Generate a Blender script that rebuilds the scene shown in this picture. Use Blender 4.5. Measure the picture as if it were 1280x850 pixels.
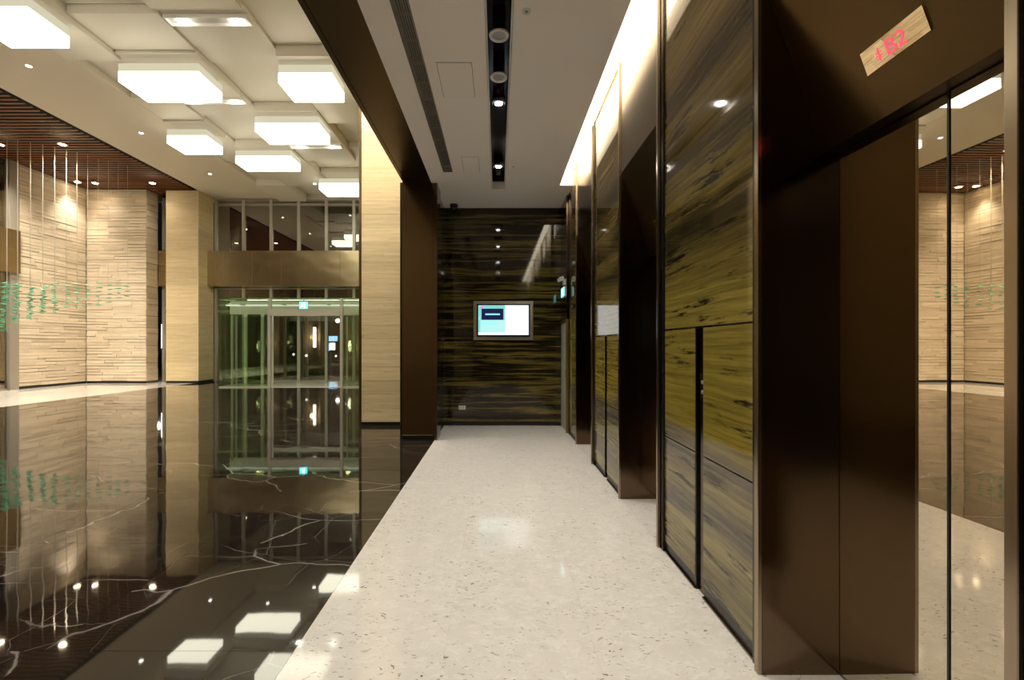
import bpy, bmesh, math, random
from mathutils import Vector, Matrix
random.seed(7)
for o in list(bpy.data.objects): bpy.data.objects.remove(o)
SC = bpy.context.scene
COL = SC.collection
# ------------------------------------------------------------------ camera / world / exposure
cam_d = bpy.data.cameras.new('camera'); cam = bpy.data.objects.new('camera', cam_d); COL.objects.link(cam)
cam.location = (0, 0, 1.5); cam.rotation_euler = (math.pi/2, 0, 0)
cam_d.sensor_width = 36; cam_d.lens = 560/1280*36
cam_d.shift_x = 18/1280; cam_d.shift_y = 7/1280
cam_d.clip_start = .02; cam_d.clip_end = 300
SC.camera = cam
w = bpy.data.worlds.new('night'); SC.world = w; w.use_nodes = True
w.node_tree.nodes['Background'].inputs[0].default_value = (.006, .007, .009, 1)
w.node_tree.nodes['Background'].inputs[1].default_value = .35
vs = SC.view_settings
vs.view_transform = 'Standard'; vs.look = 'None'; vs.gamma = 1; vs.use_curve_mapping = False
vs.exposure = 0.85
# light levels
L_BOX = 3.4       # glowing ceiling boxes
L_RIM = .36
L_COVE = 5.5       # corridor cove
P_SPOT = 102.0      # corridor slot spots
P_DOWN = 1060.0     # slat ceiling downlights
P_TROUGH = 260.0

# ------------------------------------------------------------------ helpers
class MB:
    def __init__(s): s.v = []; s.f = []
    def box(s, x0, x1, y0, y1, z0, z1):
        b = len(s.v)
        s.v += [(x0,y0,z0),(x1,y0,z0),(x1,y1,z0),(x0,y1,z0),(x0,y0,z1),(x1,y0,z1),(x1,y1,z1),(x0,y1,z1)]
        s.f += [tuple(b+i for i in q) for q in ((0,3,2,1),(4,5,6,7),(0,1,5,4),(1,2,6,5),(2,3,7,6),(3,0,4,7))]
        return s
    def prism_y(s, poly, y0, y1):          # polygon in XZ, extruded along Y
        b = len(s.v); n = len(poly)
        s.v += [(x,y0,z) for x,z in poly] + [(x,y1,z) for x,z in poly]
        s.f.append(tuple(b+i for i in range(n))); s.f.append(tuple(b+n+i for i in reversed(range(n))))
        for i in range(n):
            j = (i+1) % n; s.f.append((b+i, b+n+i, b+n+j, b+j))
        return s
    def lathe(s, prof, seg=20, c=(0,0,0), axis='z', cap=True):   # profile [(r,h)...]
        b = len(s.v); n = len(prof)
        for k in range(seg):
            a = 2*math.pi*k/seg; ca, sa = math.cos(a), math.sin(a)
            for r, h in prof:
                p = (r*ca, r*sa, h)
                if axis == 'x': p = (h, r*ca, r*sa)
                if axis == 'y': p = (r*ca, h, r*sa)
                s.v.append((p[0]+c[0], p[1]+c[1], p[2]+c[2]))
        for k in range(seg):
            k2 = (k+1) % seg
            for i in range(n-1):
                s.f.append((b+k*n+i, b+k2*n+i, b+k2*n+i+1, b+k*n+i+1))
        if cap and prof[0][0] > 1e-6: s.f.append(tuple(b+k*n for k in reversed(range(seg))))
        if cap and prof[-1][0] > 1e-6: s.f.append(tuple(b+k*n+n-1 for k in range(seg)))
        return s
    def tube(s, p, q, r, seg=8):
        p = Vector(p); q = Vector(q); d = (q-p).normalized()
        u = d.orthogonal().normalized(); w_ = d.cross(u); b = len(s.v)
        for e in (p, q):
            for k in range(seg):
                a = 2*math.pi*k/seg; s.v.append(tuple(e+u*(r*math.cos(a))+w_*(r*math.sin(a))))
        for k in range(seg):
            j = (k+1) % seg; s.f.append((b+k, b+j, b+seg+j, b+seg+k))
        s.f.append(tuple(b+k for k in reversed(range(seg)))); s.f.append(tuple(b+seg+k for k in range(seg)))
        return s
    def raw(s, v, f):
        b = len(s.v); s.v += list(v); s.f += [tuple(b+i for i in q) for q in f]; return s
    def build(s, name, m, parent=None, bevel=0, smooth=False, origin=None):
        xs = [p[0] for p in s.v]; ys = [p[1] for p in s.v]; zs = [p[2] for p in s.v]
        o3 = origin or ((min(xs)+max(xs))/2, (min(ys)+max(ys))/2, min(zs))
        me = bpy.data.meshes.new(name)
        me.from_pydata([(p[0]-o3[0], p[1]-o3[1], p[2]-o3[2]) for p in s.v], [], s.f)
        bm = bmesh.new(); bm.from_mesh(me)
        bmesh.ops.recalc_face_normals(bm, faces=bm.faces)
        if bevel: bmesh.ops.bevel(bm, geom=bm.edges[:], offset=bevel, segments=1, affect='EDGES', clamp_overlap=True)
        bm.to_mesh(me); bm.free()
        if smooth:
            for p in me.polygons: p.use_smooth = True
        me.materials.append(m)
        o = bpy.data.objects.new(name, me); COL.objects.link(o)
        place(o, o3, parent)
        return o
WL = {}
def place(o, loc, parent=None):
    WL[o] = Vector(loc)
    if parent is not None:
        o.parent = parent; o.location = Vector(loc)-WL[parent]
    else: o.location = loc
def empty(name, loc, label=None, cat=None, group=None, kind=None):
    o = bpy.data.objects.new(name, None); COL.objects.link(o); o.empty_display_size = .1
    place(o, loc); tag(o, label, cat, group, kind); return o
def tag(o, label=None, cat=None, group=None, kind=None):
    if label: o['label'] = label
    if cat: o['category'] = cat
    if group: o['group'] = group
    if kind: o['kind'] = kind
    return o
def B(name, m, parent, x0, x1, y0, y1, z0, z1, bevel=0):
    return MB().box(x0,x1,y0,y1,z0,z1).build(name, m, parent, bevel)
def copy_mesh(o, loc, parent):
    c = o.copy(); COL.objects.link(c); place(c, loc, parent); return c
def lamp(kind, name, loc, parent, power, color, rot=(0,0,0), **kw):
    d = bpy.data.lights.new(name, kind); d.energy = power; d.color = color
    for k, v in kw.items(): setattr(d, k, v)
    o = bpy.data.objects.new(name, d); COL.objects.link(o); o.rotation_euler = rot; place(o, loc, parent); return o

# ------------------------------------------------------------------ materials
class NT:
    def __init__(s, name):
        s.m = bpy.data.materials.new(name); s.m.use_nodes = True
        s.t = s.m.node_tree; s.p = s.t.nodes['Principled BSDF']; s.out = s.t.nodes['Material Output']
    def n(s, typ, **kw):
        x = s.t.nodes.new(typ)
        for k, v in kw.items(): setattr(x, k, v)
        return x
    def l(s, a, b): s.t.links.new(a, b)
    def pos(s, scale=(1,1,1), jitter=0):
        g = s.n('ShaderNodeNewGeometry'); src = g.outputs['Position']
        if jitter:
            oi = s.n('ShaderNodeObjectInfo'); mu = s.n('ShaderNodeVectorMath', operation='MULTIPLY_ADD')
            cmb = s.n('ShaderNodeCombineXYZ')
            for i in range(3): s.l(oi.outputs['Random'], cmb.inputs[i])
            s.l(cmb.outputs[0], mu.inputs[0]); mu.inputs[1].default_value = (jitter, jitter*1.7, jitter*.6); s.l(src, mu.inputs[2]); src = mu.outputs[0]
        mp = s.n('ShaderNodeMapping'); mp.inputs['Scale'].default_value = scale; s.l(src, mp.inputs[0]); return mp.outputs[0]
    def noise(s, vec, scale, detail=4, rough=.55, dist=0):
        x = s.n('ShaderNodeTexNoise'); x.inputs['Scale'].default_value = scale; x.inputs['Detail'].default_value = detail
        x.inputs['Roughness'].default_value = rough; x.inputs['Distortion'].default_value = dist; s.l(vec, x.inputs['Vector']); return x.outputs['Fac']
    def voro(s, vec, scale, feature='DISTANCE_TO_EDGE'):
        x = s.n('ShaderNodeTexVoronoi', feature=feature); x.inputs['Scale'].default_value = scale; s.l(vec, x.inputs['Vector']); return x.outputs['Distance']
    def ramp(s, fac, stops, interp='LINEAR'):
        x = s.n('ShaderNodeValToRGB'); r = x.color_ramp; r.interpolation = interp
        while len(r.elements) < len(stops): r.elements.new(.5)
        for e, (p, c) in zip(r.elements, stops):
            e.position = p; e.color = (c, c, c, 1) if isinstance(c, (int, float)) else (*c, 1)
        s.l(fac, x.inputs[0]); return x.outputs[0]
    def mix(s, fac, a, b, mode='MIX'):
        x = s.n('ShaderNodeMix', data_type='RGBA', blend_type=mode)
        for val, i in ((fac, 0), (a, 6), (b, 7)):
            if isinstance(val, (int, float)): x.inputs[i].default_value = val
            elif isinstance(val, tuple): x.inputs[i].default_value = (*val, 1)
            else: s.l(val, x.inputs[i])
        return x.outputs[2]
    def bump(s, h, strength=.2, dist=.01):
        x = s.n('ShaderNodeBump'); x.inputs['Strength'].default_value = strength; x.inputs['Distance'].default_value = dist
        s.l(h, x.inputs['Height']); s.l(x.outputs[0], s.p.inputs['Normal'])
    def base(s, c):
        if isinstance(c, tuple): s.p.inputs['Base Color'].default_value = (*c, 1)
        else: s.l(c, s.p.inputs['Base Color'])
    def set(s, **kw):
        for k, v in kw.items(): s.p.inputs[k.replace('_', ' ')].default_value = v
        return s
    def rnd(s): return s.n('ShaderNodeObjectInfo').outputs['Random']
def plain(name, c, rough=.5, metal=0, **kw):
    t = NT(name); t.base(c); t.set(Roughness=rough, Metallic=metal, **kw)
    v = t.noise(t.pos(), 40, 3); t.l(t.ramp(v, [(0, max(rough-.03, 0)), (1, rough+.03)]), t.p.inputs['Roughness'])
    return t.m
def emit(name, c, strength):
    t = NT(name); t.base((0,0,0)); t.p.inputs['Emission Color'].default_value = (*c, 1); t.p.inputs['Emission Strength'].default_value = strength; t.set(Roughness=.4); return t.m
M = {}
# black polished marble with white veins
t = NT('black_marble')
p = t.pos((1,1,1), jitter=6)
wn = t.n('ShaderNodeTexNoise'); wn.inputs['Scale'].default_value = .9; wn.inputs['Detail'].default_value = 5; t.l(p, wn.inputs['Vector'])
wv = t.n('ShaderNodeVectorMath', operation='MULTIPLY_ADD'); wv.inputs[1].default_value = (.42,.42,.42); t.l(wn.outputs['Color'], wv.inputs[0]); t.l(p, wv.inputs[2])
st = t.n('ShaderNodeMapping'); st.inputs['Scale'].default_value = (.22, .62, 1); st.inputs['Rotation'].default_value = (0,0,.35); t.l(wv.outputs[0], st.inputs[0])
ve = t.ramp(t.voro(st.outputs[0], 1.3), [(0, .6), (.0012, .42), (.0035, .05), (.012, 0)])
msk = t.ramp(t.noise(p, .8, 2), [(.40, 0), (.54, 1)])
ve2 = t.ramp(t.voro(wv.outputs[0], 2.3), [(0, .30), (.004, .12), (.01, 0)])
msk2 = t.ramp(t.noise(p, 1.4, 2), [(.46, 0), (.6, 1)])
vm = t.n('ShaderNodeMath', operation='MULTIPLY'); t.l(ve, vm.inputs[0]); t.l(msk, vm.inputs[1])
vm2 = t.n('ShaderNodeMath', operation='MULTIPLY'); t.l(ve2, vm2.inputs[0]); t.l(msk2, vm2.inputs[1])
va = t.n('ShaderNodeMath', operation='MAXIMUM'); t.l(vm.outputs[0], va.inputs[0]); t.l(vm2.outputs[0], va.inputs[1])
grd = t.mix(t.noise(p, 3, 6), (.008,.006,.005), (.030,.024,.019))
t.base(t.mix(va.outputs[0], grd, (.62,.56,.50)))
t.set(Roughness=.03, IOR=1.8)
t.bump(t.noise(t.pos((1,.45,1)), 1.6, 2), .06, .03)
M['black_marble'] = t.m
# pale travertine floor with dark flecks
t = NT('pale_travertine')
p = t.pos((1,1,1), jitter=5)
wn = t.n('ShaderNodeTexNoise'); wn.inputs['Scale'].default_value = 7; t.l(p, wn.inputs['Vector'])
wv = t.n('ShaderNodeVectorMath', operation='MULTIPLY_ADD'); wv.inputs[1].default_value = (.12,.12,.1); t.l(wn.outputs['Color'], wv.inputs[0]); t.l(p, wv.inputs[2])
mpp = t.n('ShaderNodeMapping'); mpp.inputs['Scale'].default_value = (30, 66, 30); mpp.inputs['Rotation'].default_value = (0,0,.5); t.l(wv.outputs[0], mpp.inputs[0])
fl = t.ramp(t.noise(mpp.outputs[0], 1.0, 2.5, .6), [(.62, 0), (.66, .75), (.74, 1)])
mk = t.ramp(t.noise(p, 3.2, 3), [(.42, .12), (.62, 1)])
mm = t.n('ShaderNodeMath', operation='MULTIPLY'); t.l(fl, mm.inputs[0]); t.l(mk, mm.inputs[1])
cl = t.mix(t.noise(p, 9, 6, .6), (.62,.58,.535), (.80,.765,.72))
cl = t.mix(t.ramp(t.rnd(), [(0,0),(1,.22)]), cl, (.80,.76,.70))
sw = t.n('ShaderNodeMapping'); sw.inputs['Scale'].default_value = (16, 34, 16); sw.inputs['Rotation'].default_value = (0,0,-.6); t.l(wv.outputs[0], sw.inputs[0])
cl = t.mix(t.ramp(t.noise(sw.outputs[0], 1, 4, .65), [(.54,0),(.62,.4),(.70,0)]), cl, (.88,.86,.83))
t.base(t.mix(mm.outputs[0], cl, (.13,.10,.075))); t.set(Roughness=.16, IOR=1.5)
t.l(t.ramp(t.noise(p, 14, 4), [(.3,.045),(.7,.085)]), t.p.inputs['Roughness'])
M['travertine_floor'] = t.m
# dark banded green marble (polished, lacquered)
def green_marble(name, dark):
    t = NT(name)
    p = t.pos()
    wn = t.n('ShaderNodeTexNoise'); wn.inputs['Scale'].default_value = 1.1; wn.inputs['Detail'].default_value = 4; t.l(p, wn.inputs['Vector'])
    wv = t.n('ShaderNodeVectorMath', operation='MULTIPLY_ADD'); wv.inputs[1].default_value = (.08,.08,.025) if dark else (.08,.08,.06); t.l(wn.outputs['Color'], wv.inputs[0]); t.l(p, wv.inputs[2])
    def band(sx, sz, det, rough=.6, off=0):
        mp = t.n('ShaderNodeMapping'); mp.inputs['Scale'].default_value = (sx, sx, sz); mp.inputs['Location'].default_value = (off, off, off); t.l(wv.outputs[0], mp.inputs[0])
        return t.noise(mp.outputs[0], 1, det, rough)
    if dark:
        b1 = band(.10, 2.3, 8, .64)
        c = t.ramp(b1, [(.34,(.004,.003,.002)),(.41,(.014,.011,.005)),(.46,(.16,.115,.028)),(.49,(.02,.015,.006)),(.53,(.012,.010,.005)),(.57,(.20,.145,.036)),(.61,(.03,.022,.008)),(.70,(.010,.008,.004))])
    else:
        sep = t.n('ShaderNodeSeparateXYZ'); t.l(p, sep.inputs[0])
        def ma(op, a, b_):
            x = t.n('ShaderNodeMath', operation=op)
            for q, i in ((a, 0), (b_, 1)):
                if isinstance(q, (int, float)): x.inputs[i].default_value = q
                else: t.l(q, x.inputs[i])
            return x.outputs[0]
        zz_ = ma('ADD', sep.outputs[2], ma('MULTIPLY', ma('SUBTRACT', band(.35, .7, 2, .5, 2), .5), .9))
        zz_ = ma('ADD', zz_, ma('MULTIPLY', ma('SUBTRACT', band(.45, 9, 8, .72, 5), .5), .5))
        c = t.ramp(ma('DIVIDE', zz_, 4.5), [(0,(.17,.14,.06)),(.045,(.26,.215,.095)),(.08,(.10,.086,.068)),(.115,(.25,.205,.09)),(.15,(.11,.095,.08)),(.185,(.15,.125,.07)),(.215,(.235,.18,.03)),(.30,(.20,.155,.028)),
            (.40,(.22,.17,.036)),(.47,(.10,.076,.022)),(.51,(.020,.016,.008)),(.545,(.17,.125,.034)),(.59,(.04,.031,.012)),(.65,(.23,.165,.055)),(.70,(.06,.045,.018)),(.77,(.27,.19,.07)),(.83,(.10,.075,.03)),(.95,(.27,.20,.08))])  # stone bands; upper stops brightened to stand in for grazing cove light
    grey = t.ramp(band(.5, 2.1, 4, .6, 9), [(.6, 0), (.75, .3 if dark else .0)])
    c = t.mix(grey, c, (.085,.075,.068) if not dark else (.03,.024,.014))
    st = t.ramp(band(1.3, 13, 6, .72, 3.3), [(.55, 0), (.61, .9), (.75, 1)])
    mk = t.ramp(band(.4, 2.6, 2, .5, 6.1), [(.41, 0), (.54, 1)])
    mm = t.n('ShaderNodeMath', operation='MULTIPLY'); t.l(st, mm.inputs[0]); t.l(mk, mm.inputs[1])
    c = t.mix(mm.outputs[0], c, (.008,.007,.006))
    fine = t.ramp(band(.5 if dark else 1.0, 42, 8, .75, 1), [(.34, .55), (.66, 1.4)])
    c = t.mix(1.0, c, fine, 'MULTIPLY')
    t.base(c); t.set(Roughness=.05, IOR=1.5)
    return t.m
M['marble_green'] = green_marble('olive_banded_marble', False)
M['marble_dark'] = green_marble('dark_banded_marble', True)
# stone strips and slabs
def stone(name, c0, c1, sz, rough):
    t = NT(name); p = t.pos((1,1,1), jitter=8)
    mp = t.n('ShaderNodeMapping'); mp.inputs['Scale'].default_value = (.8,.8,sz); t.l(p, mp.inputs[0])
    n1 = t.noise(mp.outputs[0], 1.2, 7, .65); c = t.mix(t.ramp(n1, [(.3,0),(.7,1)]), c0, c1)
    mp2 = t.n('ShaderNodeMapping'); mp2.inputs['Scale'].default_value = (2.5,2.5,sz*3); t.l(p, mp2.inputs[0])
    v = t.ramp(t.noise(mp2.outputs[0], 1, 4, .7), [(.60, 0), (.70, .6)])
    c = t.mix(v, c, tuple(k*.5 for k in c0))
    c = t.mix(1.0, c, t.ramp(t.rnd(), [(0,.86),(1,1.08)]), 'MULTIPLY')
    t.base(c); t.set(Roughness=rough); t.bump(n1, .25, .006); return t.m
M['strip_stone'] = stone('split_travertine', (.60,.495,.355), (.76,.665,.52), 9, .6)
M['slab_stone'] = stone('honed_travertine', (.64,.495,.28), (.80,.665,.42), 14, .38)
# metals
def bronze(name, c, rough, streak=(260,260,1.2), amt=.035, wav=0):
    t = NT(name); t.set(Metallic=1.0, Roughness=rough)
    n1 = t.noise(t.pos(streak), 1, 4, .6)
    t.base(t.mix(n1, tuple(k*(1-amt*2) for k in c), tuple(k*(1+amt*2) for k in c)))
    t.l(t.ramp(n1, [(.3, rough*.93), (.7, rough*1.07)]), t.p.inputs['Roughness'])
    if wav: t.bump(t.noise(t.pos((.5,.5,.9)), 1.5, 1), wav, .05)
    return t.m
M['bronze'] = bronze('brushed_dark_bronze', (.15,.104,.066), .16, amt=.012)
M['bronze_beam'] = bronze('dark_bronze_sheet', (.13,.088,.046), .3)
M['bronze_band'] = bronze('polished_bronze_band', (.50,.415,.26), .26, wav=.7)
M['bronze_nose'] = bronze('bright_bronze_profile', (.34,.27,.20), .2)
M['mirror'] = bronze('mirror_bronze_door', (.63,.565,.46), .012, amt=.01)
M['steel'] = bronze('brushed_steel', (.55,.53,.50), .3)
M['alu'] = plain('painted_aluminium', (.36,.33,.28), .35, .3)
M['alu_light'] = plain('satin_aluminium', (.52,.50,.44), .35, .3)
M['gold'] = bronze('brass_frame', (.55,.42,.14), .3)
M['black'] = plain('black_skirting', (.010,.008,.007), .3)
M['matt_black'] = plain('matt_black_void', (.012,.009,.008), .9)
M['black_gloss'] = plain('black_gloss', (.008,.008,.009), .12)
M['white_ceiling'] = plain('matt_ceiling_paint', (.95,.87,.79), .75)
M['lobby_ceiling'] = plain('satin_ceiling_panel', (.68,.625,.54), .5)
M['lobby_ceiling_matt'] = plain('plaster_ceiling', (.66,.585,.475), .6)
M['white'] = plain('white_plastic', (.75,.73,.69), .4)
M['grey_plastic'] = plain('grey_mesh', (.42,.42,.42), .6)
M['slot'] = plain('dark_slot_lining', (.035,.028,.035), .22, .6)
M['plaster'] = plain('dark_plaster', (.16,.13,.10), .7)
M['door_pale'] = plain('pale_green_door', (.46,.50,.44), .35)
M['paving'] = plain('outdoor_paving', (.20,.18,.16), .7)
M['facade'] = stone('outdoor_stone', (.17,.13,.08), (.25,.19,.12), 5, .6)
t = NT('slat_wood'); p = t.pos((1.2,30,30), jitter=5)
t.base(t.mix(t.noise(p, 1, 5, .6), (.22,.075,.026), (.38,.145,.05))); t.set(Roughness=.32); M['wood'] = t.m
t = NT('green_glass_leaf'); t.base(t.mix(t.rnd(), (.10,.50,.30), (.30,.74,.52))); t.set(Roughness=.12, Transmission_Weight=.15); M['leaf'] = t.m
M['wire'] = plain('steel_wire', (.62,.55,.47), .3, .6)
def glass(name, tint, gl, refl=1.5):
    t = NT(name); t.t.nodes.remove(t.p)
    tr = t.n('ShaderNodeBsdfTransparent'); tr.inputs[0].default_value = (*tint, 1)
    gs = t.n('ShaderNodeBsdfGlossy'); gs.inputs['Roughness'].default_value = .01; gs.inputs['Color'].default_value = (*gl, 1)
    lw = t.n('ShaderNodeLayerWeight'); lw.inputs[0].default_value = .5
    pw = t.n('ShaderNodeMath', operation='POWER'); t.l(lw.outputs['Facing'], pw.inputs[0]); pw.inputs[1].default_value = 5
    fr = t.n('ShaderNodeMath', operation='MULTIPLY_ADD'); t.l(pw.outputs[0], fr.inputs[0]); fr.inputs[1].default_value = 1-refl; fr.inputs[2].default_value = refl
    mx = t.n('ShaderNodeMixShader'); t.l(fr.outputs[0], mx.inputs[0]); t.l(tr.outputs[0], mx.inputs[1]); t.l(gs.outputs[0], mx.inputs[2])
    t.l(mx.outputs[0], t.out.inputs[0]); return t.m
M['glass_green'] = glass('green_tinted_glass', (.86,.92,.83), (.82,.95,.76), .085)
M['glass_dark'] = glass('dark_window_glass', (.66,.63,.57), (.95,.92,.85), .2)
M['glow'] = emit('box_diffuser', (1.0,.95,.74), L_BOX)
M['glow_rim'] = emit('box_upper_diffuser', (1.0,.92,.66), L_RIM)
M['glow_cove'] = emit('cove_diffuser', (1.0,.87,.62), L_COVE)
M['bulb'] = emit('spot_bulb', (1.0,.95,.88), 60)
M['bulb_warm'] = emit('warm_bulb', (1.0,.80,.52), 30)
M['bulb_small'] = emit('small_bulb', (1.0,.94,.82), 12)
M['cyan_sign'] = emit('cyan_sign_face', (.10,.75,.85), 2.2)
M['white_sign'] = emit('white_sign_mark', (.85,1,1), 3.0)
M['tube_white'] = emit('white_tube', (1,.97,.9), 6)
M['blue_sign'] = emit('blue_lit_sign', (.25,.55,1), 3)
M['red_led'] = emit('red_led', (1.0,.07,.11), .9)
M['orange_lamp'] = emit('orange_lamp', (1,.5,.15), 4)
M['green_lamp'] = emit('green_lamp', (.1,1,.5), 3)
M['scr_cyan'] = emit('screen_cyan', (.30,.95,.85), .42)
M['scr_pale'] = emit('screen_pale', (.55,1,.97), .52)
M['scr_white'] = emit('screen_white', (.95,.98,1), .60)
M['scr_navy'] = emit('screen_navy', (.002,.004,.035), 1)
M['scr_blue'] = emit('screen_blue', (.18,.55,.85), 1)
M['scr_pink'] = emit('screen_pink', (.62,.12,.75), 1)
WARM = (1.0,.88,.72)

# ------------------------------------------------------------------ FLOORS
def tiles(root, m, x0, x1, y0, y1, nx, ny, gap=.002, th=.02):
    dx = (x1-x0)/nx; dy = (y1-y0)/ny; first = None
    for j in range(ny):
        for i in range(nx):
            cx = x0+(i+.5)*dx; cy = y0+(j+.5)*dy
            if first is None: first = B('floor_tile', m, root, cx-dx/2+gap/2, cx+dx/2-gap/2, cy-dy/2+gap/2, cy+dy/2-gap/2, -th, 0)
            else: copy_mesh(first, (cx, cy, -th), root)
fl = empty('floor_lobby', (-6.5, 7, 0), 'black polished marble lobby floor with white veins', 'floor', kind='structure')
B('floor_bed', M['black'], fl, -12.1, -1.0, -5, 19, -.12, -.021)
tiles(fl, M['black_marble'], -12.1, -1.0, -5, 19, 9, 20)
fc = empty('floor_corridor', (.1, 2, 0), 'pale flecked travertine floor of the elevator corridor', 'floor', kind='structure')
B('floor_bed', M['travertine_floor'], fc, -1.0, 1.75, -5, 8.5, -.12, -.021)
tiles(fc, M['travertine_floor'], -1.0, 1.22, -5, 8.5, 3, 11, .0004)
B('threshold_strip', M['travertine_floor'], fc, 1.2206, 1.75, -5, 8.5, -.02, 0)
fb = empty('floor_border', (-14, 7, 0), 'pale stone floor strip beside the left stone wall', 'floor', kind='structure')
B('floor_bed', M['travertine_floor'], fb, -17, -12.1, -5, 19, -.12, -.021)
tiles(fb, M['travertine_floor'], -16.6, -12.103, -5, 19, 3, 12)
B('ground_outside', M['paving'], None, -60, 30, 19.0, 90, -.14, -.03); tag(bpy.data.objects['ground_outside'], 'dark grey paving outside the entrance glazing', 'ground', kind='structure')

# ------------------------------------------------------------------ CORRIDOR CEILING, COVE, SLOT
ZC = 4.08
m = MB()
m.box(-1.05, -.81, -5, 7.22, ZC, ZC+.12); m.box(-.81, -.665, 6.66, 7.22, ZC, ZC+.12); m.box(-.81, -.665, -5, -2.5, ZC, ZC+.12)
m.box(-.665, -.087, -5, 7.22, ZC, ZC+.12); m.box(.11, 1.0, -5, 7.22, ZC, ZC+.12)
m.box(-.087, .11, -5, -2.6, ZC, ZC+.12); m.box(-1.05, -.087, 7.22, 8.45, ZC, ZC+.12); m.box(.11, 1.26, 7.22, 8.45, ZC, ZC+.12); m.box(-.087, .11, 7.37, 8.45, ZC, ZC+.12)
cc = m.build('ceiling_corridor', M['white_ceiling']); tag(cc, 'smooth beige white plaster ceiling over the elevator corridor', 'ceiling', kind='structure')
for (x0,x1,y0,y1) in ((-.56,-.235,4.08,4.65), (-.50,-.26,6.12,6.66)):
    fr = B('access_panel', M['plaster'], cc, x0, x1, y0, y1, ZC-.0015, ZC)
    B('panel_face', M['white_ceiling'], fr, x0+.004, x1-.004, y0+.004, y1-.004, ZC-.003, ZC-.0016)
# cove
cv = empty('trim_1', (1.1, 1, ZC), 'recessed light cove along the top of the marble wall', 'cove', kind='structure')
m = MB().box(.96, 1.0, -5, 7.22, ZC+.12, ZC+.42); m.box(.96, 1.26, -5, 7.22, ZC+.42, ZC+.46); m.box(.96, 1.26, 7.22, 7.26, ZC+.12, ZC+.46); m.build('cove_box', M['white_ceiling'], cv)
cl_ = empty('cove_light', (1.1, 1, ZC+.2), 'continuous glowing cove light strip above the elevators', 'light')
B('diffuser', M['glow_cove'], cl_, 1.005, 1.2, -5, 7.21, ZC+.2, ZC+.23); B('tray', M['steel'], cl_, 1.005, 1.2, -5, 7.21, ZC+.2301, ZC+.25)
# slot
sl = empty('trim_2', (0, 2, ZC), 'dark recessed lighting slot down the middle of the corridor ceiling', 'slot', kind='structure')
m = MB().box(-.10, -.088, -2.6, 7.38, ZC, ZC+.22); m.box(.111, .123, -2.6, 7.38, ZC, ZC+.22); m.box(-.10, .123, -2.6, 7.38, ZC+.22, ZC+.24); m.box(-.10, .123, 7.371, 7.383, ZC, ZC+.22)
m.build('slot_lining', M['slot'], sl)
m = MB().box(-.095, -.083, -2.6, 7.376, ZC-.006, ZC-.0005); m.box(.106, .118, -2.6, 7.376, ZC-.006, ZC-.0005); m.box(-.083, .106, 7.364, 7.376, ZC-.006, ZC-.0005)
m.build('slot_edge', M['white'], sl)
def speaker(y, label):
    t_ = empty('ceiling_speaker', (.012, y, ZC), label, 'speaker', 'speakers in the ceiling slot')
    MB().lathe([(.056,.0),(.066,-.008),(.082,-.004),(.084,.006),(.06,.02)], 28, (.012,y,ZC), cap=False).build('rim', M['white'], t_, smooth=True)
    MB().lathe([(.0001,.004),(.058,.004),(.058,.012)], 24, (.012,y,ZC)).build('mesh_cover', M['grey_plastic'], t_)
    MB().lathe([(.055,.013),(.055,.215)], 16, (.012,y,ZC)).build('housing', M['slot'], t_)
speaker(3.73, 'white rimmed round ceiling speaker nearest the camera in the dark slot')
speaker(4.31, 'second round white ceiling speaker, next to the first bright spotlight')
def slot_spot(y, label, grp=None):
    t_ = empty('slot_spotlight', (.012, y, ZC), label, 'spotlight', grp)
    MB().lathe([(.045,.06),(.07,.045),(.072,.10),(.06,.215)], 20, (.012,y,ZC)).build('housing', M['black_gloss'], t_, smooth=True)
    MB().lathe([(.0001,.052),(.040,.052),(.040,.06)], 16, (.012,y,ZC)).build('bulb', M['bulb'], t_)
    lamp('SPOT', 'spot_beam', (.012, y, ZC+.045), t_, P_SPOT, (1,.95,.90), spot_size=math.radians(100), spot_blend=.8, shadow_soft_size=.04)
slot_spot(4.88, 'bright starry spotlight in the ceiling slot after the second speaker')
slot_spot(6.6, 'bright spotlight at the far end of the ceiling slot')
for y in (2.6, .6): slot_spot(y, 'ceiling slot spotlight above or behind the camera', 'slot spotlights out of view')
MB().lathe([(.0001,.075),(.03,.075),(.035,.09),(.035,.215)], 14, (.012,6.95,ZC)).build('slot_lens', M['steel']); tag(bpy.data.objects['slot_lens'], 'small metal lens at the very end of the ceiling slot', 'ceiling lens')
# grille
gr = empty('air_grille', (-.74, 2, ZC), 'long linear slotted air grille in the corridor ceiling', 'grille')
m = MB().box(-.81, -.803, -2.5, 6.66, ZC-.002, ZC+.03); m.box(-.672, -.665, -2.5, 6.66, ZC-.002, ZC+.03); m.box(-.803, -.672, 6.653, 6.66, ZC-.002, ZC+.03); m.build('frame', M['alu'], gr)
B('void', M['black'], gr, -.81, -.665, -2.5, 6.66, ZC+.10, ZC+.12)
bl = None
for i in range(7):
    x = -.793+i*.019
    if bl is None: bl = B('blade', M['alu'], gr, x-.004, x+.004, -2.5, 6.65, ZC, ZC+.022)
    else: copy_mesh(bl, (x, WL[bl].y, ZC), gr)
cb = None
for i in range(30):
    y = -2.3+i*.305
    if cb is None: cb = B('cross_bar', M['alu'], gr, -.803, -.672, y-.004, y+.004, ZC-.0015, ZC+.02)
    else: copy_mesh(cb, (WL[cb].x, y, ZC-.0015), gr)
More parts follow.
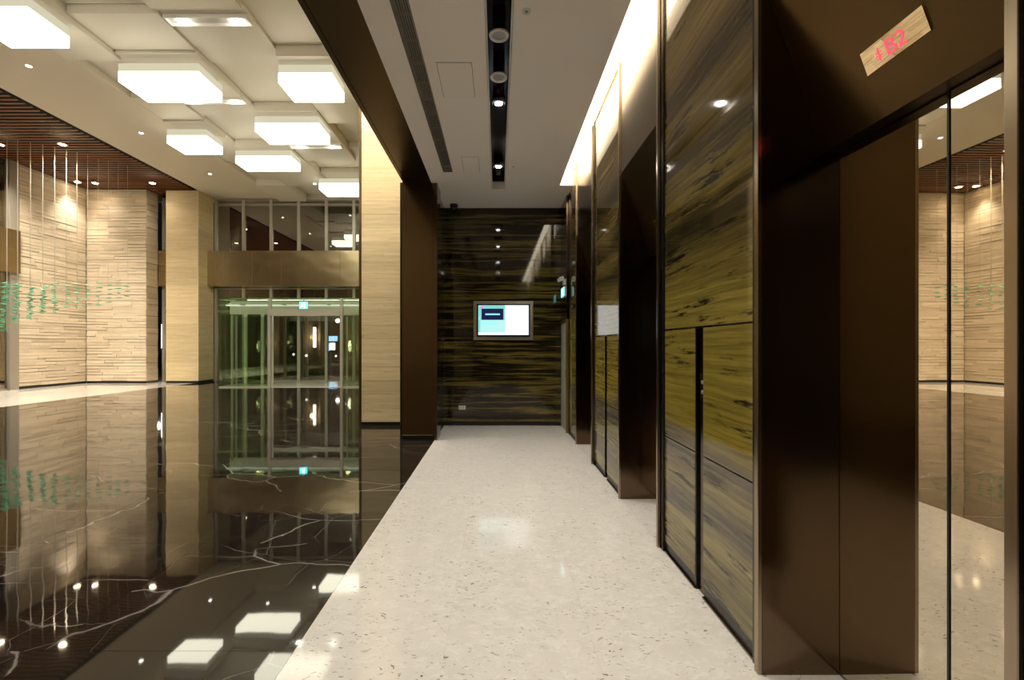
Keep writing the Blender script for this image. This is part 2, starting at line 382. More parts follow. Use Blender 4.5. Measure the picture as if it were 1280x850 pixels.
# small ceiling things
def detector(x, y, r, label):
    t_ = empty('smoke_detector', (x, y, ZC), label, 'detector', 'round detectors in the corridor ceiling')
    MB().lathe([(r*.45,-.004),(r,-.008),(r*1.05,0)], 20, (x,y,ZC), cap=False).build('rim', M['white'], t_, smooth=True)
    MB().lathe([(.0001,-.014),(r*.3,-.012),(r*.44,0)], 14, (x,y,ZC)).build('sensor', M['grey_plastic'], t_)
detector(.222, 3.456, .034, 'small round white detector near the first ceiling speaker')
detector(.232, 6.45, .026, 'tiny round detector near the far end of the ceiling slot')
dc = empty('dome_camera', (-.80, 8.2, ZC), 'small black dome camera under the ceiling before the end wall', 'camera')
MB().lathe([(.075,0),(.078,-.03),(.07,-.04)], 18, (-.80,8.2,ZC)).build('mount', M['black'], dc); MB().lathe([(.066,-.04),(.06,-.075),(.035,-.10),(.0001,-.108)], 18, (-.80,8.2,ZC)).build('dome', M['black_gloss'], dc, smooth=True)

# ------------------------------------------------------------------ RIGHT WALL WITH ELEVATORS
XW = 1.22; ZT = 4.5
wk = B('wall_shaft', M['plaster'], None, 1.665, 1.9, -5, 8.6, 0, ZT+.1); tag(wk, 'plain shaft wall behind the elevators', 'wall', kind='structure')
def marble_group(y0, y1, label, channel=True):
    wr = empty('wall_right', (1.4, (y0+y1)/2, 0), label, 'wall', kind='structure')
    B('backing', M['black'], wr, 1.275, 1.66, y0, y1, 0, ZT)
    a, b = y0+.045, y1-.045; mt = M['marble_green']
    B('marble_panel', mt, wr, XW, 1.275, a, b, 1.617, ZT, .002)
    if channel:
        c = (a+b)/2+.02; cols = ((a, c-.055), (c+.055, b))
        B('channel_back', M['bronze'], wr, 1.238, 1.275, c-.055, c+.055, 0.0, 1.605)
        B('channel_side', M['black_gloss'], wr, XW+.003, 1.2375, c+.045, c+.0548, 0, 1.605)
        B('channel_cap', M['bronze'], wr, XW, 1.275, c-.055, c+.055, 1.606, 1.616)
    else: cols = ((a, b),)
    for (u, v) in cols:
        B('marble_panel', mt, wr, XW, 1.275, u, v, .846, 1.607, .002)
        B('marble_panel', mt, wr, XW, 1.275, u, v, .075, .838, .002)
        B('skirting', M['black'], wr, XW+.006, 1.275, u, v, .012, .068)
        B('floor_trim', M['bronze'], wr, XW-.006, XW+.006, u, v, .0, .012)
    for y in (y0, y1): B('edge_gap', M['black_gloss'], wr, XW-.012, 1.275, y if y == y0 else y-.043, y+.043 if y == y0 else y, .0, ZT)
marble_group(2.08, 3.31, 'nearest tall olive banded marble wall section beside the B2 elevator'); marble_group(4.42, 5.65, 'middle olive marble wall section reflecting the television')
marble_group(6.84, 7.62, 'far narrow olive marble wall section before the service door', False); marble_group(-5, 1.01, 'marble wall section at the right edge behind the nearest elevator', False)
bt = None
def text_mesh(txt, size):
    cu = bpy.data.curves.new('lettering', 'FONT'); cu.body = txt; cu.size = size; cu.extrude = .0008; cu.align_x = 'LEFT'
    o = bpy.data.objects.new('tmp', cu); COL.objects.link(o); dg = bpy.context.evaluated_depsgraph_get()
    me = bpy.data.meshes.new_from_object(o.evaluated_get(dg)); bpy.data.objects.remove(o); return me
def elevator(y0, y1, label, wide):
    e = empty('elevator', (1.5, (y0+y1)/2, 0), label, 'elevator', 'elevators along the marble wall')
    zs, zl = 3.17, 2.38
    # jambs: side faces square to the corridor
    B('jamb', M['bronze'], e, 1.205, 1.65, y1, y1+.034, 0, ZT)
    B('jamb', M['bronze'], e, 1.205, 1.65, y0-.034, y0, 0, ZT)
    B('jamb_nose', M['bronze_nose'], e, 1.185, 1.205, y1, y1+.03, 0, ZT, .002)
    B('jamb_nose', M['bronze_nose'], e, 1.185, 1.205, y0-.03, y0, 0, ZT, .002)
    MB().box(1.2, 1.23, y0+.0005, y1-.0005, zs+.002, ZT).build('lintel_face', M['bronze'], e)
    tx, tz = (1.49-1.2), (zl-zs)
    MB().prism_y([(1.2,zs),(1.49,zl),(1.65,zl),(1.65,zl+.02),(1.505,zl+.02),(1.23,zs)], y0+.0005, y1-.0005).build('lintel_slope', M['bronze_beam'], e)
    yc = (y0+y1)/2
    for (a, b) in ((y0+.001, yc-.004), (yc+.004, y1-.001)): B('door_leaf', M['mirror'], e, 1.56, 1.59, a, b, .008, zl-.004, .0015).rotation_euler.z = .013
    B('door_seal', M['black'], e, 1.553, 1.59, yc-.0038, yc+.0038, .008, zl-.004)
    B('door_gap', M['black'], e, 1.60, 1.65, y0, y1, 0.005, zl)
    B('sill', M['steel'], e, 1.555, 1.65, y0, y1, .0005, .004)
    # floor indicator on the slope
    L = math.hypot(tx, tz); n = Vector((tz, 0, -tx)).normalized()       # outward normal (towards corridor, down)
    up = Vector((-tx, 0, -tz)).normalized(); mid = Vector((1.2+tx*.745, yc+.055, zs+tz*.745)); 
    if n.x > 0: n = -n
    rt = Vector((0,-1,0)); hw, hh = .126, .044
    def P(u, v, d): return tuple(mid+rt*u+up*v+n*d)
    ind = MB().raw([P(-hw,-hh,.0),P(hw,-hh,.0),P(hw,hh,.0),P(-hw,hh,.0),P(-hw,-hh,.006),P(hw,-hh,.006),P(hw,hh,.006),P(-hw,hh,.006)],
        ((0,3,2,1),(4,5,6,7),(0,1,5,4),(1,2,6,5),(2,3,7,6),(3,0,4,7))).build('floor_indicator', M['indicator'], e)
    R = Matrix((rt, up, n)).transposed().to_4x4()
    if wide:
        me = text_mesh('B2', .080); me.materials.clear(); me.materials.append(M['red_led'])
        o = bpy.data.objects.new('lettering', me); COL.objects.link(o)
        me.transform(R); place(o, P(-.032, -.028, .0072), ind); 
        mm_ = MB()
        for (u0,u1,v0,v1) in ((-.060,-.056,-.026,.022),(-.072,-.044,-.008,-.004),(-.068,-.048,-.018,-.014),(-.070,-.046,.004,.008)):
            mm_.raw([P(u0,v0,.0065),P(u1,v0,.0065),P(u1,v1,.0065),P(u0,v1,.0065),P(u0,v0,.0075),P(u1,v0,.0075),P(u1,v1,.0075),P(u0,v1,.0075)], ((0,3,2,1),(4,5,6,7),(0,1,5,4),(1,2,6,5),(2,3,7,6),(3,0,4,7)))
        mm_.build('arrow_mark', M['red_led'], ind)
    return e
M['indicator'] = bronze('indicator_glass', (.72,.66,.54), .02, amt=.01)
elevator(1.05, 2.04, 'nearest elevator with mirrored doors and a red B2 floor indicator', True)
elevator(3.35, 4.38, 'middle elevator in a dark bronze recess between two marble wall sections', False)
elevator(5.69, 6.80, 'farthest elevator in a narrow dark bronze recess near the end wall', False)
def call_panel(yc, label):
    t_ = empty('call_button', (1.236, yc, 1.25), label, 'button', 'elevator call buttons')
    B('plate', M['bronze_nose'], t_, 1.233, 1.2375, yc-.03, yc+.03, 1.17, 1.33)
    for z in (1.22, 1.28): MB().lathe([(.0001,-.006),(.010,-.006),(.012,0)], 14, (1.233,yc,z), 'x').build('button', M['steel'], t_)
call_panel(2.715-.02, 'call button plate in the bronze channel of the nearest marble section'); call_panel(5.035, 'call button plate in the bronze channel of the second marble section')
# end recess with pale service door
wr = empty('wall_service', (1.45, 8, 0), 'dark bronze wall above the pale service door', 'wall', kind='structure')
B('wall_panel', M['bronze'], wr, 1.18, 1.66, 7.67, 8.395, 1.96, ZT); B('wall_panel', M['black'], wr, 1.235, 1.66, 7.67, 8.395, 0, 1.955)
d1 = empty('door_1', (1.2, 8.03, 0), 'pale grey green service door with brass frame beside the end wall', 'door', kind='structure')
B('door_leaf', M['door_pale'], d1, 1.19, 1.23, 7.72, 8.39, .01, 1.90, .003)
MB().box(1.172, 1.234, 7.67, 7.718, 0, 1.953).box(1.172, 1.234, 7.718, 8.39, 1.905, 1.953).build('door_frame', M['gold'], d1)
MB().tube((1.18,7.80,.95),(1.18,7.80,1.1),.012).build('door_handle', M['steel'], d1)
def running_man(name, m, parent, P):
    q = MB()
    def bar(a, b, wd):
        a = Vector(a); b = Vector(b); d = (b-a).normalized(); n_ = Vector((-d.y, d.x))*wd/2
        c = [a-n_, b-n_, b+n_, a+n_]
        q.raw([P(k.x,k.y,.0006) for k in c]+[P(k.x,k.y,.0022) for k in c], ((0,3,2,1),(4,5,6,7),(0,1,5,4),(1,2,6,5),(2,3,7,6),(3,0,4,7)))
    for a, b, wd in (((.06,.30),(.10,.30),.09),((-.02,.20),(.03,.0),.12),((.03,0),(.16,-.12),.08),((.16,-.12),(.10,-.28),.07),((.0,0),(-.10,-.12),.08),((-.10,-.12),(-.26,-.14),.07),((-.02,.17),(.15,.08),.06),((-.02,.17),(-.18,.06),.06)): bar(a, b, wd)
    return q.build(name, m, parent)
es = empty('exit_sign', (1.16, 7.86, 2.36), 'small lit cyan exit sign above the pale service door', 'exit sign')
B('housing', M['grey_plastic'], es, 1.145, 1.18, 7.68, 8.04, 2.35, 2.52); B('face', M['cyan_sign'], es, 1.138, 1.1445, 7.69, 8.03, 2.36, 2.51)
running_man('pictogram', M['white_sign'], es, lambda u, v, d: (1.138-d, 7.86-u*.2, 2.435+v*.2))
el = empty('emergency_lamp', (1.16, 7.86, 2.56), 'small twin headed emergency lamp above the exit sign', 'lamp')
B('box', M['white'], el, 1.145, 1.18, 7.80, 7.92, 2.56, 2.66)
for y in (7.77, 7.95): MB().tube((1.14,y,2.68),(1.07,y-.02,2.65),.03,12).build('lamp_head', M['white'], el)

# ------------------------------------------------------------------ END WALL
wb = empty('wall_back', (0, 8.45, 0), 'dark horizontally banded marble wall at the corridor end', 'wall', kind='structure')
rows = ((.075,.838),(.846,1.607),(1.617,3.10),(3.108,4.08))
for a, b in rows: B('marble_panel', M['marble_dark'], wb, -1.0, 1.234, 8.4, 8.45, a, b, .0015)
B('skirting', M['black'], wb, -1.0, 1.234, 8.41, 8.45, 0, .07); B('wall_core', M['black'], wb, -1.0, 1.5, 8.451, 8.6, 0, 4.4)
wl = empty('wall_left', (-1.03, 8, 0), 'narrow dark marble return wall beside the bronze pier', 'wall', kind='structure')
for a, b in rows: B('marble_panel', M['marble_dark'], wl, -1.05, -1.0, 7.50, 8.399, a, b, .0015)
B('skirting', M['black'], wl, -1.05, -1.012, 7.50, 8.399, 0, .07)
tv = empty('wall_television', (.11, 8.38, 1.6), 'flat television with a bright cyan and white screen on the end wall', 'television')
X0, X1, Z0, Z1 = -.452, .665, 1.605, 2.335
B('mount_plate', M['steel'], tv, X0, X1, 8.375, 8.3995, Z0, Z1, .004)
B('bezel', M['black_gloss'], tv, X0+.065, X1-.065, 8.325, 8.374, Z0+.06, Z1-.062, .006)
sx0, sx1, sz0, sz1 = X0+.092, X1-.088, Z0+.092, Z1-.085; SW = sx1-sx0; SH = sz1-sz0
scn = B('screen', M['scr_cyan'], tv, sx0, sx1, 8.3225, 8.3248, sz0, sz1)
def sp(name, mt, u0, u1, v0, v1, k=0): B(name, mt, scn, sx0+u0*SW, sx0+u1*SW, 8.3205-k*.0015, 8.3222-k*.0015, sz0+v0*SH, sz0+v1*SH)
sp('white_page', M['scr_white'], .53, 1, .0, 1); sp('pale_page', M['scr_pale'], .04, .525, .09, .5); sp('white_strip', M['scr_white'], 0, .529, 0, .088)
sp('video_window', M['scr_navy'], .065, .5, .51, .885); sp('caption', M['scr_blue'], .14, .43, .67, .72, 1); sp('logo', M['scr_pink'], .05, .11, .89, .97)
for (a, b, v) in ((.08,.37,.40),(.08,.15,.335),(.17,.27,.335),(.29,.345,.335)): sp('text_line', M['scr_blue'], a, b, v, v+.035, 1)
sp('side_text', M['scr_blue'], .015, .03, .5, .62)
ol = empty('power_outlet', (-.66, 8.39, .32), 'white double power outlet low on the end wall', 'outlet')
B('plate', M['white'], ol, -.73, -.60, 8.393, 8.3995, .30, .375, .002)
for x in (-.70, -.645): B('socket', M['grey_plastic'], ol, x-.012, x+.012, 8.391, 8.3929, .322, .352)

# ------------------------------------------------------------------ BRONZE PIER AND BEAM
pr = empty('bronze_pier', (-1.24, 7.3, 0), 'dark bronze clad pier between the lobby and the corridor', 'pier')
B('cladding', M['bronze'], pr, -1.51, -1.03, 7.1, 7.5, .085, 4.10)
B('nose', M['bronze'], pr, -1.027, -.955, 7.085, 7.498, .0, 4.075, .002); B('plinth', M['black_gloss'], pr, -1.505, -1.03, 7.09, 7.5, 0, .078); B('plinth_line', M['steel'], pr, -1.505, -1.03, 7.085, 7.11, .0782, .0848)
B('side_gap', M['black'], pr, -1.555, -1.512, 7.14, 7.5, 0, 4.10)
bm_ = empty('ceiling_beam', (-1.28, 1, 4.1), 'long dark bronze clad beam dividing lobby and corridor ceilings', 'beam')
B('soffit', M['bronze_beam'], bm_, -1.455, -1.056, -5, 7.499, 4.102, 4.2); B('edge_lip', M['bronze_beam'], bm_, -1.51, -1.462, -5, 7.499, 4.102, 4.6)
wu = B('wall_above_beam', M['slab_stone'], None, -1.455, -1.06, -5, 8.35, 4.62, 8.0); tag(wu, 'stone wall rising above the bronze beam', 'wall', kind='structure')

# ------------------------------------------------------------------ STONE COLUMN WALL (foreground) AND CORE
cw = empty('stone_pillar', (-2.0, 8.42, 0), 'beige travertine slab pillar next to the bronze pier', 'pillar')
z = .07; first = None
while z < 7.85:
    if first is None: first = B('stone_slab', M['slab_stone'], cw, -2.55, -1.50, 8.40, 8.47, z, z+.257)
    else: copy_mesh(first, (WL[first].x, WL[first].y+random.uniform(-.0015,.0015), z), cw)
    z += .2595
B('corner_trim', M['bronze_beam'], cw, -2.60, -2.553, 8.395, 8.47, 0, 7.8); B('base', M['black_gloss'], cw, -2.553, -1.5, 8.405, 8.47, 0, .067)
co = B('wall_core', M['slab_stone'], None, -2.6, 1.6, 8.605, 19, 0, 8.0); tag(co, 'stone side of the building core behind the pillar', 'wall', kind='structure')
B('wall_core_link', M['plaster'], None, -2.58, -1.06, 8.475, 8.6, 0, 8.0); tag(bpy.data.objects['wall_core_link'], 'plain wall behind the stone pillar', 'wall', kind='structure')

# ------------------------------------------------------------------ LOBBY CEILING
ZL = 7.7
lc = empty('ceiling_lobby', (-6.5, 7, ZL), 'white lobby ceiling of stepped rectangular panels', 'ceiling', kind='structure')
B('ceiling_slab', M['lobby_ceiling_matt'], lc, -11.95, -1.0, -5, 19, 7.95, 8.1)
B('plaster_band', M['lobby_ceiling_matt'], lc, -11.95, -9.2, -5, 19.0, ZL, 7.949)
B('edge_strip', M['lobby_ceiling_matt'], lc, -1.9, -1.46, -5, 18.95, ZL-.04, 7.949)
XB = [-9.2, -8.05, -6.34, -4.67, -3.5, -1.9]
YB = {0: [-5,-2.5,.2,3.0,5.2,7.6,9.6,11.2,12.3,13.3,15.2,17.0,18.9],
      1: [-5,-1.5,.9,3.2,5.2,7.2,8.35,9.4,11.1,12.2,13.7,15.6,17.2,18.9],
      2: [-5,-2.3,-.2,2.1,4.5,6.5,8.2,9.9,11.6,13.5,14.8,16.0,17.6,18.9],
      3: [-5,-1,.7,3,5.1,7.2,9.4,10.6,12.3,14,16.0,17.5,18.9],
      4: [-5,-2,1,3.6,6.2,8.5,10.4,12.2,14.2,16.4,18.9]}
lev = [0, -.10, .11, -.05, .17, -.12, .05]
PANELS = []
def ceil_z(x, y):
    for (a, b, c_, d, zz_) in PANELS:
        if a <= x <= b and c_ <= y <= d: return zz_
    return ZL
k = 0
for c in range(5):
    ys = YB[c]
    for j in range(len(ys)-1):
        dz = lev[(k*3+c*2) % 7]; k += 1; PANELS.append((XB[c], XB[c+1], ys[j], ys[j+1], ZL+dz))
        B('ceiling_panel', M['lobby_ceiling'], lc, XB[c]+.01, XB[c+1]-.01, ys[j]+.01, ys[j+1]-.01, ZL+dz, 7.948)
def lightbox(x0, x1, y0, y1, label):
    z = 7.1
    t_ = empty('box_light', ((x0+x1)/2, (y0+y1)/2, z), label, 'ceiling light', 'glowing box ceiling lights')
    B('diffuser', M['glow'], t_, x0, x1, y0, y1, z, z+.22, .006); B('upper_diffuser', M['glow_rim'], t_, x0, x1, y0, y1, z+.2205, z+.39, .004)
    for x in (x0+.2, x1-.2): MB().tube((x,(y0+y1)/2,z+.39),(x,(y0+y1)/2,ceil_z(x,(y0+y1)/2)),.012).build('hanger', M['steel'], t_)
for a in ((-9.16,-8.06,7.68,8.44,'glowing box light cut by the top left corner of the photo'),
          (-8.05,-6.34,9.50,10.32,'large wide glowing box light, second from the left edge of the ceiling'),
          (-4.68,-3.53,9.55,10.32,'square glowing box light nearest the dark bronze beam'),
          (-6.34,-4.67,11.70,12.49,'wide glowing box light in the middle of the lobby ceiling'),
          (-9.16,-8.06,12.40,13.14,'small square glowing box light beside the plain plaster band'),
          (-8.05,-6.34,13.75,14.42,'wide glowing box light low in view above the far windows'),
          (-6.40,-4.67,16.05,16.86,'farthest glowing box light, partly behind the stone pillar')): lightbox(*a)
for a in ((-9.16,-8.06,3.0,3.76),(-8.05,-6.34,5.2,6.0),(-8.05,-6.34,.9,1.7),(-6.34,-4.67,6.3,7.05),(-6.34,-4.67,2.1,2.9),(-4.68,-3.53,5.1,5.86),(-4.68,-3.53,.7,1.46),(-6.34,-4.67,-2.3,-1.5),(-9.16,-8.06,-1.7,-.94)):
    lightbox(*a, 'glowing box light of the lobby ceiling out of view above the frame')
def trough(x0, x1, y, label):
    ZL = ceil_z((x0+x1)/2, y)
    t_ = empty('spotlight_trough', ((x0+x1)/2, y, ZL-.16), label, 'spotlight', 'spotlight troughs in the lobby ceiling'); z = ZL-.08
    MB().box(x0,x1,y-.12,y-.10,z,z+.06).box(x0,x1,y+.10,y+.12,z,z+.06).box(x0,x0+.02,y-.10,y+.10,z,z+.06).box(x1-.02,x1,y-.10,y+.10,z,z+.06).box(x0,x1,y-.12,y+.12,z+.06,z+.079).build('housing', M['white'], t_)
    for x in (x0+.28, x1-.28):
        b = MB().lathe([(.0001,.0),(.085,.0),(.09,.02),(.06,.04)], 16, (x,y,z+.012)).build('lamp', M['bulb_small'], t_)
        lamp('SPOT', 'spot_beam', (x, y, z+.01), t_, P_TROUGH, (1,.9,.74), spot_size=math.radians(95), spot_blend=.7, shadow_soft_size=.06)
trough(-6.30,-4.72,8.55,'lit ceiling trough with two spots near the top edge of the photo')
trough(-8.0,-6.4,11.35,'lit ceiling trough with two spots just behind the large box light')
trough(-6.30,-4.72,13.6,'lit ceiling trough with two spots behind the middle box light')
def downlight(x, y, z, m, label, grp, r=.05, power=0, cone=70, tilt=(0,0,0), col=WARM):
    t_ = empty('downlight', (x, y, z), label, 'downlight', grp)
    MB().lathe([(r,.0),(r*1.35,-.006),(r*1.45,.004),(r*1.1,.03)], 18, (x,y,z), cap=False).build('trim_ring', M['white'], t_, smooth=True)
    MB().lathe([(.0001,-.004),(r*.98,-.004),(r*.98,.03)], 16, (x,y,z)).build('bulb', m, t_)
    if power: lamp('SPOT', 'downlight_beam', (x, y, z-.012), t_, power, col, rot=tilt, spot_size=math.radians(cone), spot_blend=1.0, shadow_soft_size=.08)
for x, y, lb in ((-10.4,9.94,'small downlight in the plaster band near the left edge'),(-10.4,13.07,'small downlight in the plaster band beside the wooden slats'),(-10.4,16.2,'small downlight in the plaster band before the square column'),(-8.3,16.2,'small downlight in the white ceiling above the far windows'),(-6.9,16.9,'small downlight in the white ceiling left of the farthest box light')):
    downlight(x, y, ceil_z(x, y), M['bulb_small'], lb, 'small downlights in the lobby ceiling', .05, 25, 80)

for x, yy in ((-2.15,6.9),(-2.9,6.6)):  # unseen wash lights, added to brighten the stone pillar
    downlight(x, yy, ceil_z(x, yy) if x < -1.9-.3 else ceil_z(x, yy), M['bulb_small'], 'unseen downlight added above the bronze beam to brighten the stone pillar', 'added pillar downlights', .07, 620, 75, (.42,0,0))
# slat ceiling
sc_ = empty('ceiling_slats', (-14, 11, 7.75), 'brown wooden slat ceiling above the left stone wall', 'ceiling', kind='structure')
B('void', M['matt_black'], sc_, -16.9, -11.95, -1, 18.95, 8.02, 8.1)
B('edge_void', M['matt_black'], sc_, -12.0, -11.952, -1, 18.95, ZL+.002, 8.019)
sl_ = None; y = -.5
while y < 18.6:
    if sl_ is None: sl_ = B('slat', M['wood'], sc_, -16.6, -12.2, y-.023, y+.023, 7.74, 7.757)
    else: copy_mesh(sl_, (WL[sl_].x, y, 7.74), sc_)
    y += .18
for x, yy, lb, tl in ((-16.02,17.08,'recessed warm downlight in the wooden slats closest to the stone corner',(0,0,0)),(-15.45,17.2,'recessed warm downlight in the slats, second from the stone corner',(0,0,0)),(-13.25,17.2,'recessed warm downlight in the slats near the square column',(0,0,0)),
     (-13.5,13.9,'recessed warm downlight in the slats at the top of the hanging wires',(0,0,0)),(-15.45,13.9,'recessed warm downlight in the slats at the photo left edge',(0,0,0))):
    downlight(x, yy, 7.735, M['bulb_warm'], lb, 'downlights in the wooden slat ceiling', .09, P_DOWN*(.34 if x < -16 else (.07 if yy > 17 else 1.1)), 80 if x < -16 else 130)
for x, yy in ((-15.9,10.6),(-13.5,10.6),(-13.5,7.3)):
    downlight(x, yy, 7.735, M['bulb_warm'], 'recessed warm downlight in the slats out of view to the left', 'downlights in the wooden slat ceiling', .09, P_DOWN, 125)

# ------------------------------------------------------------------ LOBBY STONE WALLS (individual strips)
def strip_wall(root, axis, a0, a1, fixed, z0, z1, rh, outdir):
    base = {}
    z = z0
    while z < z1-.01:
        h = min(rh, z1-z); a = a0; first_len = random.uniform(.35, 1.1); 
        while a < a1-.01:
            ln = first_len if a == a0 else random.choice((.75, 1.0, 1.25))
            b = min(a+ln, a1)
            if a1-b < .25: b = a1
            pr_ = random.choice((0,.003,.006,.010,.014)); g_ = random.choice((.0015,.0015,.012,.018))
            if axis == 'y':
                x0, x1 = (fixed-.03, fixed+pr_) if outdir > 0 else (fixed-pr_, fixed+.03)
                B('stone_strip', M['strip_stone'], root, x0, x1, a+.0015, b-.0015, z+g_, z+h-.0015)
            else:
                B('stone_strip', M['strip_stone'], root, a+.0015, b-.0015, fixed-pr_, fixed+.03, z+g_, z+h-.0015)
            a = b
        z += rh
w1 = empty('wall_stone_side', (-16.5, 16.6, 0), 'split travertine wall on the far left lit by downlights', 'wall', kind='structure')
B('wall_core', M['plaster'], w1, -16.9, -16.431, 15.3, 17.9, 0, 8.0)
strip_wall(w1, 'y', 15.32, 17.85, -16.4, .09, 7.72, .118, 1)
B('base', M['black'], w1, -16.43, -16.405, 15.32, 17.85, 0, .088)
w2 = empty('wall_stone_rear', (-15.2, 17.9, 0), 'split travertine rear wall beside the square column', 'wall', kind='structure')
B('wall_core', M['plaster'], w2, -16.4, -14.03, 17.881, 18.5, .0, 8.0)
strip_wall(w2, 'x', -16.37, -14.0, 17.85, .09, 7.72, .118, 1)
strip_wall(w2, 'y', 17.883, 18.45, -14.0, .09, 7.72, .236, 1)
B('base', M['black'], w2, -16.37, -14.01, 17.86, 17.88, 0, .088)
c2 = empty('square_column', (-12.6, 18.3, 0), 'square beige travertine column left of the glass entrance', 'column')
B('core', M['plaster'], c2, -13.2, -12.0, 17.95, 18.8, 0, 7.7)
zz = [.09]; 
while zz[-1] < 7.0: zz.append(zz[-1]+.762)
zz[-1] = 7.7
for a, b in zip(zz[:-1], zz[1:]):
    B('stone_slab', M['slab_stone'], c2, -13.25, -11.982, 17.9, 17.93, a, b-.003); B('stone_slab', M['slab_stone'], c2, -11.98, -11.95, 17.9, 18.85, a, b-.003); B('stone_slab', M['slab_stone'], c2, -13.25, -13.22, 17.932, 18.85, a, b-.003)
B('base', M['black'], c2, -13.24, -11.96, 17.905, 18.84, 0, .087)

# ------------------------------------------------------------------ GLAZING
def glazing_x(name, label, xs, y, z0, z1, trans, pane):
    g = empty(name, ((xs[0]+xs[-1])/2, y, z0), label, 'window', kind='structure')
    for x in xs: B('mullion', M['alu_light'], g, x-.055, x+.055, y-.07, y+.07, z0, z1)
    lv = [z0]+list(trans)+[z1]
    for z in lv: B('transom', M['alu'], g, xs[0]+.056, xs[-1]-.056, y-.05, y+.05, max(z-.05, z0), min(z+.05, z1))
    for i in range(len(xs)-1):
        for a, b in zip(lv[:-1], lv[1:]): B('pane', pane, g, xs[i]+.056, xs[i+1]-.056, y-.006, y+.006, a+.051, b-.051)
    return g
XS = [-11.89+1.165*i for i in range(8)]+[-2.66]
glazing_x('window_1', 'upper row of tall dark window panes above the bronze band', XS, 18.95, 5.42, 7.66, (7.45,), M['glass_dark'])
glazing_x('window_2', 'lower entrance glazing below the bronze band', XS, 18.95, 0, 3.93, (2.95,), M['glass_dark'])
glazing_x('window_3', 'narrow window slot between stone wall and square column', [-13.94,-13.3], 18.75, 0, 7.66, (2.75,3.1,3.95,5.42), M['glass_dark'])
bn = empty('trim_3', (-7.3, 18.6, 3.95), 'wavy polished bronze band across the entrance glazing', 'band', kind='structure')
xs = [-12.1]+[-11.3+1.2*i for i in range(8)]+[-2.62]
for a, b in zip(xs[:-1], xs[1:]): B('bronze_panel', M['bronze_band'], bn, a+.002, b-.002, 18.45, 18.87, 3.95, 5.41, .004)
B('bronze_panel', M['bronze_band'], bn, -13.97, -13.28, 18.45, 18.65, 3.95, 5.41, .004)
hd = B('trim_4', M['lobby_ceiling_matt'], None, -16.4, -2.6, 19.005, 19.1, 7.6, 8.1); tag(hd, 'plain header above the far windows', 'header', kind='structure')
hd = B('trim_5', M['black'], None, -14.0, -13.25, 18.7, 19.0, 7.665, 8.0); tag(hd, 'dark header above the narrow window slot', 'header', kind='structure')
# side glazing on the left
g4 = empty('window_4', (-16.45, 7, 0), 'tall dark glazing at the photo left edge', 'window', kind='structure')
ysd = [-5+2.8*i for i in range(7)]+[14.45]
B('mullion', M['alu'], g4, -16.55, -16.36, 15.03, 15.315, 0, 7.74)
for y in ysd: B('mullion', M['alu'], g4, -16.5, -16.4, y-.05, y+.05, 0, 7.74)
for a, b in zip(ysd, ysd[1:]+[15.03]):
    B('pane', M['glass_dark'], g4, -16.46, -16.448, a+.052, b-.052, .05, 3.94); B('pane', M['glass_dark'], g4, -16.46, -16.448, a+.052, b-.052, 5.42, 7.70)
B('bronze_panel', M['bronze_band'], g4, -16.6, -16.3, -5, 15.31, 3.95, 5.41); B('sill', M['alu'], g4, -16.5, -16.41, -4.94, 15.02, 0, .05)

# vestibule
vb = empty('glass_vestibule', (-6.86, 16, 0), 'green tinted glass entrance vestibule with sliding doors', 'vestibule')
VX0, VX1, DX0, DX1, VY, VZ, DZ = -9.94, -3.78, -8.14, -5.57, 16.0, 3.19, 2.6
G = M['glass_green']
for a, b in ((VX0, DX0-.05), (DX1+.05, VX1)):
    B('glass_pane', G, vb, a+.004, b-.004, VY-.008, VY+.008, .04, DZ+.0); B('glass_pane', G, vb, a+.004, b-.004, VY-.008, VY+.008, DZ+.004, VZ)
B('glass_pane', G, vb, DX0-.046, DX1+.046, VY-.008, VY+.008, DZ+.19, VZ)
for x in (VX0, VX1):
    for a, b in ((VY+.01, 17.4), (17.41, 18.86)): B('glass_pane', G, vb, x-.008, x+.008, a, b, .04, VZ)
for a, b in ((VX0, -7.9), (-7.89, -5.83), (-5.82, VX1)): B('roof_pane', G, vb, a, b, VY-.008, 18.86, VZ+.001, VZ+.017)
for x in (DX0, DX1): B('post', M['alu_light'], vb, x-.045, x+.045, VY-.05, VY+.07, 0, VZ-.002)
for x in (VX0+.42, VX1-.42): B('post', M['alu_light'], vb, x-.03, x+.03, VY+.03, VY+.10, 0, DZ)
B('door_header', M['alu_light'], vb, DX0+.046, DX1-.046, VY-.08, VY+.14, DZ-.04, DZ+.18)
B('bottom_rail', M['alu_light'], vb, VX0, DX0-.046, VY-.025, VY+.025, 0, .04); B('bottom_rail', M['alu_light'], vb, DX1+.046, VX1, VY-.025, VY+.025, 0, .04)
for x in (VX0, VX1): B('bottom_rail', M['alu_light'], vb, x-.025, x+.025, VY+.026, 18.86, 0, .04)
MB().tube((VX0+.03,VY+.35,2.97),(VX1-.03,VY+.35,2.97),.028).build('light_tube', M['tube_dim'] if 'tube_dim' in M else emit('vestibule_tube', (1,1,.88), .55), vb)
for x in (-9.2,-7.7,-6.1,-4.6): MB().tube((x,VY+.02,2.97),(x,VY+.34,2.97),.02).build('bracket', M['steel'], vb)
for x0, x1 in ((-9.45,-8.25),(-5.46,-4.26)):
    lf = B('sliding_leaf', G, vb, x0+.06, x1-.06, VY+.155, VY+.171, .06, DZ-.06)
    for a, b in ((x0, x0+.06), (x1-.06, x1)): B('leaf_stile', M['alu_light'], lf, a+.001, b-.001, VY+.145, VY+.181, .02, DZ-.05)
    MB().tube((x1-.14 if x0 < -7 else x0+.14,VY+.12,1.0),(x1-.14 if x0 < -7 else x0+.14,VY+.12,1.5),.016).build('door_handle', M['steel'], lf)
